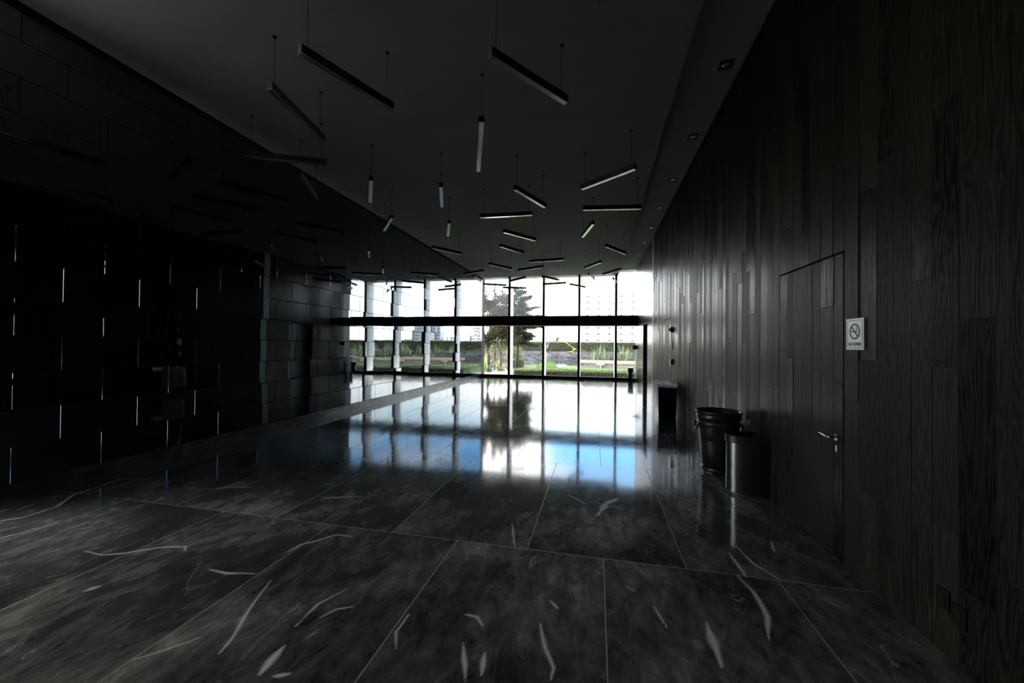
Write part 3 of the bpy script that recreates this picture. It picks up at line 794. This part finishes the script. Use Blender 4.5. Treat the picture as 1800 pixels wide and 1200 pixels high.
# --- ground
def slab(name, pts, z, m, label, cat, thick=.3, kind='structure'):
    b = MB(); extrude_poly(b, pts, z - thick, z); return tag(obj(name, b, m), label, cat, kind=kind)
slab('ground', [(-160, YW + .72), (300, YW + .72), (300, 420), (-160, 420)], -.03, M_EARTH, 'bare brown soil under the garden plants', 'ground', 1.0)
slab('ground', [(-160, -60), (XL - .25, -60), (XL - .25, YW + .70), (-160, YW + .70)], -.03, M_EARTH, 'bare forecourt outside the added side window', 'ground', 1.0)
slab('path', [(-9, YW + .72), (14, YW + .72), (14, 20.05), (-4.35, 20.25), (-4.8, 21.4), (-5.35, 23.4), (-6.1, 26.5), (-7.2, 26.5), (-6.3, 23.2), (-5.9, 21.6), (-6.6, 20.7), (-9, 20.4)], -.01, M_GRAVEL, 'pale gravel path curving from the window towards the trees', 'path', .05)
slab('lawn', [(-4.5, 21.5), (14, 21.5), (14, 28.2), (3, 28.55), (-1.0, 29.6), (-2.3, 31.5), (-5.6, 30.5), (-5.2, 24)], .0, M_LAWN, 'mown lawn between the low hedge and the bench', 'lawn', .1)
b = MB()
for k, (x, y, w, d, a) in enumerate(((-3.12, 29.6, .42, .7, .2), (-2.95, 30.9, .5, .7, -.1), (-2.9, 32.2, .5, .75, .1))):
    obox(b, (x, y, .005), (w * math.cos(a), w * math.sin(a), 0), (-d * math.sin(a), d * math.cos(a), 0), (0, 0, .012))
tag(obj('path', b, M_GRAVEL), 'pale stepping stones leading from the mound to the stone wall', 'path', kind='structure')

# --- grass: short blades over the lawn
rng = random.Random(2); b = MB()
for _ in range(9000):
    x, y = rng.uniform(-4.3, 9), rng.uniform(21.7, 28.0)
    if math.hypot(x + 3.55, y - 28.5) < .9: continue
    h_ = rng.uniform(.03, .07); a = rng.uniform(0, 2 * PI); w_ = .008
    p = Vector((x, y, 0)); d = Vector((math.cos(a), math.sin(a), 0)) * w_; l_ = Vector((rng.uniform(-.03, .03), rng.uniform(-.03, .03), h_))
    b.faces.new([b.verts.new(p - d), b.verts.new(p + d), b.verts.new(p + l_)])
tag(obj('grass', b, leaf_mat('grass_blades', (.08, .125, .03), (.16, .23, .07)), fix=False), 'short green grass blades covering the lawn', 'grass', kind='stuff')

# --- clipped hedges
def hedge(name, x0, x1, y0, y1, z1, m, label, n, size, rng, taper=0, group=None, cat='hedge'):
    e = thing(name, label, cat, ((x0 + x1) / 2, (y0 + y1) / 2, 0), group)
    hx, hy = (x1 - x0) / 2, (y1 - y0) / 2
    b = MB(); box(b, -hx + .05, hx - .05, -hy + .05, hy - .05, -.02, z1 - .05); child('branch_core', b, mat(name + '_core', (.02, .022, .012), .9), e)
    b = MB()
    ar = [2 * hx * 2 * hy, 2 * hx * z1, 2 * hx * z1, 2 * hy * z1, 2 * hy * z1]; S = sum(ar)
    for _ in range(n):
        f = rng.random() * S; i = 0
        while f > ar[i]: f -= ar[i]; i += 1
        x, y, z = rng.uniform(-hx, hx), rng.uniform(-hy, hy), rng.uniform(0, z1)
        nn = [Vector((0, 0, 1)), Vector((0, -1, 0)), Vector((0, 1, 0)), Vector((-1, 0, 0)), Vector((1, 0, 0))][i]
        if i == 0: z = z1
        elif i == 1: y = -hy
        elif i == 2: y = hy
        elif i == 3: x = -hx
        else: x = hx
        lump = .05 * mnoise.noise(Vector((x * 1.3 + x0, y * 1.3, z * 2)))
        p = Vector((x, y, z)) + nn * (rng.uniform(-.06, .025) + lump)
        leaf(b, p, (nn * .7 + rvec(rng)).normalized(), size, rng)
    child('foliage', b, m, e, fix=False)
rng = random.Random(4)
hedge('low_hedge', -4.38, 9.5, 20.35, 21.5, .30, M_LHEDGE, 'long low clipped hedge just outside the window', 17000, .055, rng)
hedge('tall_hedge', -13, 22, 34.1, 35.5, 1.95, M_THEDGE, 'tall clipped hedge rising behind the stone wall', 16000, .13, rng)
hedge('box_shrub', -5.98, -5.2, 27.3, 28.2, .58, M_LHEDGE, 'square clipped shrub block at the foot of the conifer', 1500, .055, rng, cat='shrub')
e = thing('ball_shrub', 'clipped dark green ball shrub behind the square shrub block', 'shrub', (-5.98, 28.75, 0))
b = MB(); tube(b, [(0, 0, -.03), (0, 0, .5)], .04); child('stem', b, M_BARK, e)
b = MB(); blob(b, (0, 0, .55), (.44, .44, .44), 1300, .055, rng, .92); child('foliage', b, M_BALL, e, fix=False)

# --- stone wall (courses of rough blocks) and planted bank
m = mat('dark_volcanic_stone', (.1, .1, .1), .9); t = NT(m)
vor = t.t.nodes.new('ShaderNodeTexVoronoi'); t.l(t.mapping(t.coords(), scale=(1, 1, 1.7)), vor.inputs['Vector']); vor.inputs['Scale'].default_value = 2.6
vd = t.t.nodes.new('ShaderNodeTexVoronoi'); vd.feature = 'DISTANCE_TO_EDGE'; t.l(t.mapping(t.coords(), scale=(1, 1, 1.7)), vd.inputs['Vector']); vd.inputs['Scale'].default_value = 2.6
sp = t.t.nodes.new('ShaderNodeSeparateColor'); t.l(vor.outputs['Color'], sp.inputs[0])
c = t.ramp(sp.outputs[0], [(.1, (.045, .044, .046)), (.6, (.095, .09, .09)), (.95, (.16, .155, .15))])
t.l(t.mix(t.math('LESS_THAN', vd.outputs[0], .035), c, (.16, .155, .15)), t.b.inputs['Base Color']); t.bump(vd.outputs[0], .8, .06)
b = MB(); box(b, -13, 22, 33.35, 33.95, -.05, 1.10)
tag(obj('stone_wall', b, m), 'low dark stone garden wall below the tall hedge', 'wall', kind='structure')

# --- long bench
e = thing('garden_bench', 'long curved garden bench, thick timber seat on a recessed concrete base', 'bench', (0, 0, 0))
path = [(-1.15, 29.75), (.6, 29.25), (2.67, 28.85), (5, 28.7), (7.5, 29.0), (10, 29.8), (13, 31.2)]
def ribbon(b, pts, w, z0, z1):
    L_, R_ = [], []
    for i, p in enumerate(pts):
        a = Vector(pts[max(i - 1, 0)]); c_ = Vector(pts[min(i + 1, len(pts) - 1)]); d = (c_ - a).normalized(); n_ = Vector((-d.y, d.x))
        L_.append(Vector(p) + n_ * w); R_.append(Vector(p) - n_ * w)
    extrude_poly(b, [tuple(v) for v in R_ + L_[::-1]], z0, z1)
b = MB(); ribbon(b, path, .30, .335, .545); child('seat', b, M_TEAK, e, bevel=.01)
b = MB(); ribbon(b, [(-.85, 29.72)] + path[1:], .20, -.05, .335); child('base', b, M_CONC, e)
for x, y, a in ((.30, 28.95, -.25), (3.9, 28.36, 0.0), (7.2, 28.56, .12)):
    b = MB(); obox(b, (x, y, .27), (.27 * math.cos(a), .27 * math.sin(a), 0), (-.16 * math.sin(a), .16 * math.cos(a), 0), (0, 0, .03))
    obox(b, (x, y + .04, .10), (.05, 0, 0), (0, .05, 0), (0, 0, .14)); child('side_step', b, mat('pale_step', (.55, .54, .52), .7), e)

# --- flax clumps behind the bench
rng = random.Random(9)
FL = []
for i in range(20):
    x = -.15 + .52 * i + rng.uniform(-.1, .1); FL.append((x, 31.0 + .3 * math.sin(i * 2.1) - (.15 if x > 3 else 0), rng.uniform(.85, 1.2)))
where = ['at the left end of the row, over the bench tip', 'second from the bench tip', 'third from the bench tip', 'fourth from the bench tip', 'fifth from the bench tip', 'sixth from the bench tip', 'seventh from the bench tip']
for i, (x, y, s) in enumerate(FL):
    lb = f'flax clump behind the bench, {where[i]}' if i < 7 else 'flax clump behind the bench, seen only mirrored in the tile wall'
    e = thing('flax_plant', lb, 'plant', (x, y, 0), 'flax clumps behind the bench' if i < 7 else 'flax clumps seen mirrored in the tile wall')
    b = MB()
    for k in range(17):
        a = rng.uniform(0, 2 * PI); lean = rng.uniform(.05, .5); H = rng.uniform(1.1, 1.75) * s; w_ = rng.uniform(.030, .052)
        d = Vector((math.cos(a), math.sin(a), 0)); sd2 = Vector((-d.y, d.x, 0)) * w_
        base = Vector((rng.uniform(-.14, .14), rng.uniform(-.14, .14), -.03)); prev = None
        for j in range(5):
            f = j / 4; p = base + d * lean * f * f * H * .6 + Vector((0, 0, H * f * (1 - .1 * f * lean))); ww = sd2 * (1 - f ** 3) * (1 if f > .1 else .7)
            cur = (b.verts.new(p - ww), b.verts.new(p + d * .012), b.verts.new(p + ww))
            if prev:
                b.faces.new((prev[0], prev[1], cur[1], cur[0])); b.faces.new((prev[1], prev[2], cur[2], cur[1]))
            prev = cur
    child('blades', b, M_FLAX, e, fix=False)
def rosette(name, label, x, y, n, L_, seed):
    rng = random.Random(seed); e = thing(name, label, 'plant', (x, y, 0)); b = MB()
    for k in range(n):
        a = 2 * PI * k / n * 2.4; up = .35 + .6 * k / n; d = Vector((math.cos(a), math.sin(a), 0)); l_ = L_ * rng.uniform(.8, 1.1); w_ = .055
        sd2 = Vector((-d.y, d.x, 0)) * w_; prev = None
        for j in range(5):
            f = j / 4; p = Vector((0, 0, -.02)) + (d * (1 - up) + Vector((0, 0, up))) * l_ * f + Vector((0, 0, -.25 * l_ * f * f * (1 - up))); ww = sd2 * math.sin(PI * (.25 + .75 * f)) 
            cur = (b.verts.new(p - ww), b.verts.new(p - Vector((0, 0, .02))), b.verts.new(p + ww))
            if prev:
                b.faces.new((prev[0], prev[1], cur[1], cur[0])); b.faces.new((prev[1], prev[2], cur[2], cur[1]))
            prev = cur
    child('blades', b, M_AGAVE, e, fix=False)
rosette('agave_plant', 'pale green agave beside the tree at the tile wall corner', -7.0, 23.9, 22, 1.35, 3)
rosette('agave_plant', 'small pale green agave between the slim trunks in the first bay', -6.02, 23.6, 16, .85, 5)

# --- grass mound with the thin tree
e = thing('grass_mound', 'bright green round grass mound carrying the thin bare tree', 'mound', (-3.55, 28.5, 0))
b = MB(); lathe(b, (0, 0, 0), [(.80, -.05), (.76, .06), (.62, .20), (.42, .33), (.2, .42), (.02, .45)], 36); bs = child('earth_dome', b, mat('mound_turf', (.12, .20, .05), .9), e, smooth=True)
b = MB(); rng = random.Random(6)
for _ in range(2600):
    a = rng.uniform(0, 2 * PI); r_ = .8 * math.sqrt(rng.random()); z = .45 * max(0, 1 - (r_ / .8) ** 2)
    p = Vector((r_ * math.cos(a), r_ * math.sin(a), z - .01)); d = Vector((rng.uniform(-1, 1), rng.uniform(-1, 1), 0)).normalized() * .009
    b.faces.new([b.verts.new(p - d), b.verts.new(p + d), b.verts.new(p + Vector((rng.uniform(-.03, .03), rng.uniform(-.03, .03), rng.uniform(.05, .10))))])
child('grass_blades', b, leaf_mat('mound_grass', (.14, .24, .05), (.24, .38, .10)), e, fix=False)
e = thing('thin_tree', 'thin leaning bare tree growing from the grass mound', 'tree', (-3.54, 28.5, .42))
b = MB(); tube(b, [(0, 0, 0), (-.05, 0, .6), (.0, 0, 1.1), (.09, 0, 1.5), (.06, .02, 1.9), (.02, 0, 2.15), (-.07, 0, 2.7), (-.04, 0, 3.35), (-.08, 0, 3.65)], [.075, .06, .055, .052, .048, .045, .038, .032, .026], 10); tr = child('trunk', b, M_PBARK, e, smooth=True)
for pts in ([(-.08, 0, 3.6), (.05, .02, 3.8), (.21, .02, 4.0), (.36, .05, 4.35), (.42, .05, 4.6)], [(-.06, 0, 3.55), (-.16, 0, 3.75), (-.26, 0, 3.9), (-.30, .02, 4.1)], [(.08, .02, 3.85), (.06, .02, 4.2), (.10, 0, 4.5)]):
    b = MB(); tube(b, pts, [.022 - .004 * k for k in range(len(pts))], 7); child('branch', b, M_PBARK, e, smooth=True)
b = MB(); rng = random.Random(12)
for _ in range(34): leaf(b, Vector((rng.uniform(-.3, .5), rng.uniform(-.1, .1), rng.uniform(4.0, 5.1))), rvec(rng).normalized(), .07, rng)
child('leaves', b, M_CONIF, e, fix=False)

# --- trees on the left
def tree(name, label, loc, trunks, blobs, lm, bark, size, seed, cat='tree'):
    rng = random.Random(seed); e = thing(name, label, cat, loc)
    for pts, rad in trunks:
        b = MB(); tube(b, pts, rad, 10); child('trunk' if pts is trunks[0][0] else 'branch', b, bark, e, smooth=True)
    b = MB()
    for c_, r_, n in blobs: blob(b, c_, r_, n, size, rng, .35)
    child('foliage', b, lm, e, fix=False)
rng = random.Random(15)
crA = []
for _ in range(34):
    x, z = rng.uniform(-.7, 1.25), rng.uniform(1.8, 4.5); k = 1 - abs(z - 3.0) / 5
    crA.append(((x, rng.uniform(-.6, .6), z), (.50 * k + .12, .55, .42), 480))
for _ in range(12):
    crA.append(((rng.uniform(-.6, 1.3), rng.uniform(-.3, .5), rng.uniform(3.2, 4.6)), (.36, .4, .34), 300))
crA += [((-.2, 0, 4.75), (.22, .25, .55), 190), ((.38, 0, 4.95), (.22, .25, .62), 220), ((.85, .1, 4.75), (.22, .25, .5), 160), ((-.5, 0, 4.4), (.2, .3, .5), 140)]
tree('bushy_tree', 'dense bushy tree close outside the first window bay', (-6.5, 23.0, 0),
     [([(0, 0, -.03), (.02, 0, .5), (-.03, 0, 1.0), (-.05, 0, 1.5), (.05, .05, 2.4), (.25, .1, 3.5)], [.12, .095, .085, .08, .065, .035]),
      ([(-.04, 0, 1.3), (.12, .05, 1.7), (.4, .1, 2.3), (.75, .15, 3.1)], [.06, .05, .04, .02]),
      ([(-.04, 0, 1.45), (-.2, 0, 2.0), (-.35, 0, 2.8)], [.055, .045, .02])], crA, M_DARKL, M_BARK, .11, 16)
tree('slim_tree', 'slim dark-trunked tree just right of the dense bushy tree', (-6.42, 24.2, 0), [([(0, 0, -.03), (.02, 0, .8), (0, 0, 1.7), (.05, 0, 2.7)], [.05, .045, .04, .02])],
     [((0, .1, 2.3), (.6, .6, .6), 500), ((.2, .2, 3.1), (.55, .5, .6), 420)], M_DARKL, M_BARK, .11, 18)
tree('slim_tree', 'slim brown-trunked tree in the middle of the first window bay', (-6.2, 24.5, 0), [([(0, 0, -.03), (.0, 0, .7), (.03, 0, 1.7), (0, 0, 2.6)], [.045, .04, .035, .02])],
     [((.1, .1, 2.3), (.5, .5, .55), 420), ((.2, .1, 3.0), (.5, .5, .6), 380)], M_DARKL, M_PBARK, .11, 19)
tree('slim_tree', 'slim grey-trunked tree beside the gravel path, left of the first mullion', (-5.85, 23.6, 0), [([(0, 0, -.03), (-.02, 0, .7), (.0, 0, 1.6), (.1, 0, 2.6)], [.045, .04, .035, .02])],
     [((.1, .1, 2.2), (.55, .5, .5), 480), ((.25, .1, 3.0), (.5, .5, .6), 420), ((.2, 0, 3.8), (.4, .4, .5), 260)], M_DARKL, M_BARK, .11, 20)
for i, (x, y, r_, h_, lb) in enumerate(((-6.25, 22.9, .38, .34, 'dark low shrub at the foot of the dense bushy tree'), (-5.75, 23.25, .28, .18, 'small pale ground shrub at the edge of the gravel path'), (-5.55, 24.6, .34, .22, 'small ground shrub beside the path, nearest the first mullion'))):
    e = thing('ground_shrub', lb, 'shrub', (x, y, 0), 'low shrubs under the trees'); b = MB(); blob(b, (0, 0, h_ * .5), (r_, r_, h_), 380, .07, rng, .5); child('foliage', b, (M_BALL, M_OCHRE, M_OCHRE)[i], e, fix=False)
    b = MB(); tube(b, [(0, 0, -.03), (0, 0, h_ * .6)], .02); child('stem', b, M_BARK, e)
for x0, x1, y, zt, lb in ((-8.6, -6.75, 27.5, 1.75, 'ochre leafy shrub behind the slim trunks, at the tile wall side'), (-6.75, -5.9, 29.9, 1.7, 'ochre leafy shrub behind the slim trunks, next to the first mullion')):
    e = thing('ochre_shrub', lb, 'shrub', ((x0 + x1) / 2, y, 0)); b = MB()
    for k in range(7): blob(b, ((k / 6 - .5) * (x1 - x0), rng.uniform(-.3, .3), zt * .5 + rng.uniform(-.1, .2)), (.45, .45, zt * .55), 330, .10, rng, .4)
    child('foliage', b, M_OCHRE, e, fix=False)
    b = MB(); tube(b, [(0, 0, -.03), (0, 0, zt * .5)], .03); child('stem', b, M_BARK, e)
# conifer with drooping side boughs
e = thing('conifer_tree', 'grey-green conifer with long side boughs in the second window bay', 'tree', (-5.55, 27.0, 0))
b = MB(); tube(b, [(0, 0, -.03), (.05, 0, 1.3), (.1, 0, 3.0), (.25, 0, 4.6), (.3, 0, 5.9)], [.13, .11, .09, .05, .02], 12); child('trunk', b, M_BARK, e, smooth=True)
rng = random.Random(31); fol = MB()
def bough(p0, p1, spread, n):
    p0, p1 = Vector(p0), Vector(p1); d = p1 - p0
    pts = [p0 + d * f + Vector((0, 0, -.25 * d.length * (f * f - f * .4))) for f in (0, .25, .5, .75, 1)]
    b = MB(); tube(b, pts, [.035, .03, .024, .016, .006], 7); child('branch', b, M_BARK, e, smooth=True)
    for _ in range(n):
        f = .15 + .9 * rng.random() ** .8; i = min(3, int(f * 4)); q = pts[i].lerp(pts[i + 1], f * 4 - i)
        w_ = spread * (1.05 - .75 * min(f, 1))
        q = q + Vector((rng.gauss(0, w_ * .5), rng.gauss(0, w_ * .5), rng.gauss(-.05, w_ * .28)))
        leaf(fol, q, (Vector((0, 0, 1)) + rvec(rng) * 1.3).normalized(), .15, rng, .34)
for k in range(26):
    z = 1.7 + k * .155; a = k * 2.4; r_ = 1.25 * (1 - (z - 1.5) / 6.2) + .2
    bough((.1 * (z / 3), 0, z), (.1 + r_ * math.cos(a), r_ * math.sin(a), z + .15), .46, 560)
for p1, z in (((1.75, -.2, 4.0), 3.3), ((1.55, .1, 4.6), 3.9), ((1.9, .2, 3.25), 2.7), ((1.0, 0, 5.3), 4.6), ((1.25, -.1, 2.5), 2.0), ((-.6, 0, 5.0), 4.2)): bough((.15, 0, z), p1, .36, 700)
for _ in range(14): blob(fol, (rng.uniform(-.75, .75), rng.uniform(-.5, .5), rng.uniform(1.8, 3.3)), (.42, .42, .36), 420, .13, rng, .3)
for k in range(16): blob(fol, (rng.uniform(-.55, .65), rng.uniform(-.5, .5), 1.9 + k * .17), (.5, .5, .4), 330, .13, rng, .3)
child('foliage', fol, M_CONIF, e, fix=False)

# --- yellow straps tied across the garden
M_STRAP = mat('yellow_strap', (.75, .42, .05), .6)
e = thing('yellow_strap', 'yellow strap knotted in mid-air in front of the stone wall', 'strap', (-1.83, 33.0, 1.34))
b = MB()
for s in range(9):
    a = s * .7; tube(b, [(.11 * math.cos(a), .05 * math.sin(a * 2), .07 * math.sin(a)), (.11 * math.cos(a + 2.3), .05, .07 * math.sin(a + 2.0))], .017, 7)
child('knot', b, M_STRAP, e)
for pts in ([(0, 0, .03), (-.35, .2, .28), (-.75, .5, .55), (-1.1, .85, .72)], [(.05, 0, -.02), (.5, .05, -.10), (.95, .1, -.16)]):
    b = MB(); tube(b, pts, .010, 6); child('rope', b, M_STRAP, e)
for pts in ([(-.05, 0, -.05), (-.18, -.02, -.20), (-.36, 0, -.24), (-.55, 0, -.25)], [(-.12, 0, -.12), (-.16, .02, -.28), (-.08, 0, -.36)]):
    b = MB(); tube(b, pts, .022, 6); child('loose_end', b, M_STRAP, e)

# ------------------------------------------------------------------ far trees and town
e = thing('far_tree', 'pale pointed tree top beyond the tall hedge', 'tree', (-4.6, 46, 0))
b = MB(); tube(b, [(0, 0, -.03), (0, 0, 2.6)], .08); child('trunk', b, M_BARK, e)
b = MB(); rng = random.Random(41)
blob(b, (0, 0, 1.9), (.75, .6, .75), 700, .12, rng, .3); blob(b, (.15, 0, 2.5), (.28, .3, .42), 260, .10, rng, .3); blob(b, (-.5, 0, 1.6), (.5, .5, .6), 300, .12, rng, .3); child('foliage', b, leaf_mat('far_leaves', (.05, .08, .05), (.14, .2, .1)), e, fix=False)

M_BLDW = mat('white_render', (.78, .77, .74), .8)
M_BLDG = mat('grey_render', (.36, .36, .37), .8)
M_WIN = mat('dark_window_glass', (.05, .07, .09), .15)
def building(name, label, x0, x1, y0, d, h_, m, floors, cols, win=(.55, .5), balc=False, roofbox=True):
    e = thing(name, label, 'building', ((x0 + x1) / 2, y0, -1)); hx = (x1 - x0) / 2
    b = MB(); box(b, -hx, hx, 0, d, 0, h_ + 1); child('wall', b, m, e)
    if roofbox:
        b = MB(); box(b, -hx * .35, hx * .35, d * .3, d * .7, h_ + 1, h_ + 1 + h_ * .05 + .6); child('roof_house', b, m, e)
    fh = h_ / floors; cw = 2 * hx / cols; wn = 0
    for f in range(floors):
        for c_ in range(cols):
            if wn >= 90: break
            wn += 1
            x, z = -hx + (c_ + .5) * cw, 1 + f * fh + fh * .5
            b = MB(); box(b, x - cw * win[0] / 2, x + cw * win[0] / 2, -.10, .02, z - fh * win[1] / 2, z + fh * win[1] / 2); child('window', b, M_WIN, e)
        if balc:
            b = MB(); box(b, -hx * .95, hx * .95, -1.0, .0, 1 + f * fh + fh * .05, 1 + f * fh + fh * .12); child('balcony_slab', b, m, e)
building('apartment_block', 'wide white apartment block above the hedge behind the bench end', -6.5, 17.5, 175, 18, 25, M_BLDW, 9, 5, (.26, .24))
# towers that show in the polished wall, off to the right of the garden
for nm, lb, x0, x1, y0, h_, m, fl, cl in (
    ('tower_block', 'broad grey tower block mirrored in the tile wall, reaching behind the beam', 131, 136.7, 300, 24, M_BLDG, 9, 3),
    ('tower_block', 'narrow lower grey tower left of the broad one on the mirrored skyline', 138.7, 141, 306, 14, M_BLDG, 6, 2),
    ('tower_block', 'white tower with two window columns on the mirrored skyline', 122.3, 125.7, 300, 23, M_BLDW, 9, 2),
    ('tower_block', 'slim grey tower right of the white one on the mirrored skyline', 117, 120.3, 300, 24, M_BLDG, 9, 1),
    ('tower_block', 'white block at the corner end of the mirrored skyline', 80.5, 86, 300, 16, M_BLDW, 6, 3),
    ('tower_block', 'low white block among the mirrored skyline towers', 105, 113, 310, 8, M_BLDW, 3, 4),
    ('tower_block', 'bluish slim block, left of two, on the mirrored skyline', 96, 97.6, 330, 13, M_BLDG, 5, 1),
    ('tower_block', 'bluish slim block, right of two, on the mirrored skyline', 92, 93.8, 330, 11, M_BLDG, 4, 1),
    ('tower_block', 'long low pale block at the far left of the mirrored skyline', 144, 156, 320, 6, M_BLDW, 2, 8)):
    building(nm, lb, x0, x1, y0, 14, h_, m, fl, cl, (.45, .4))
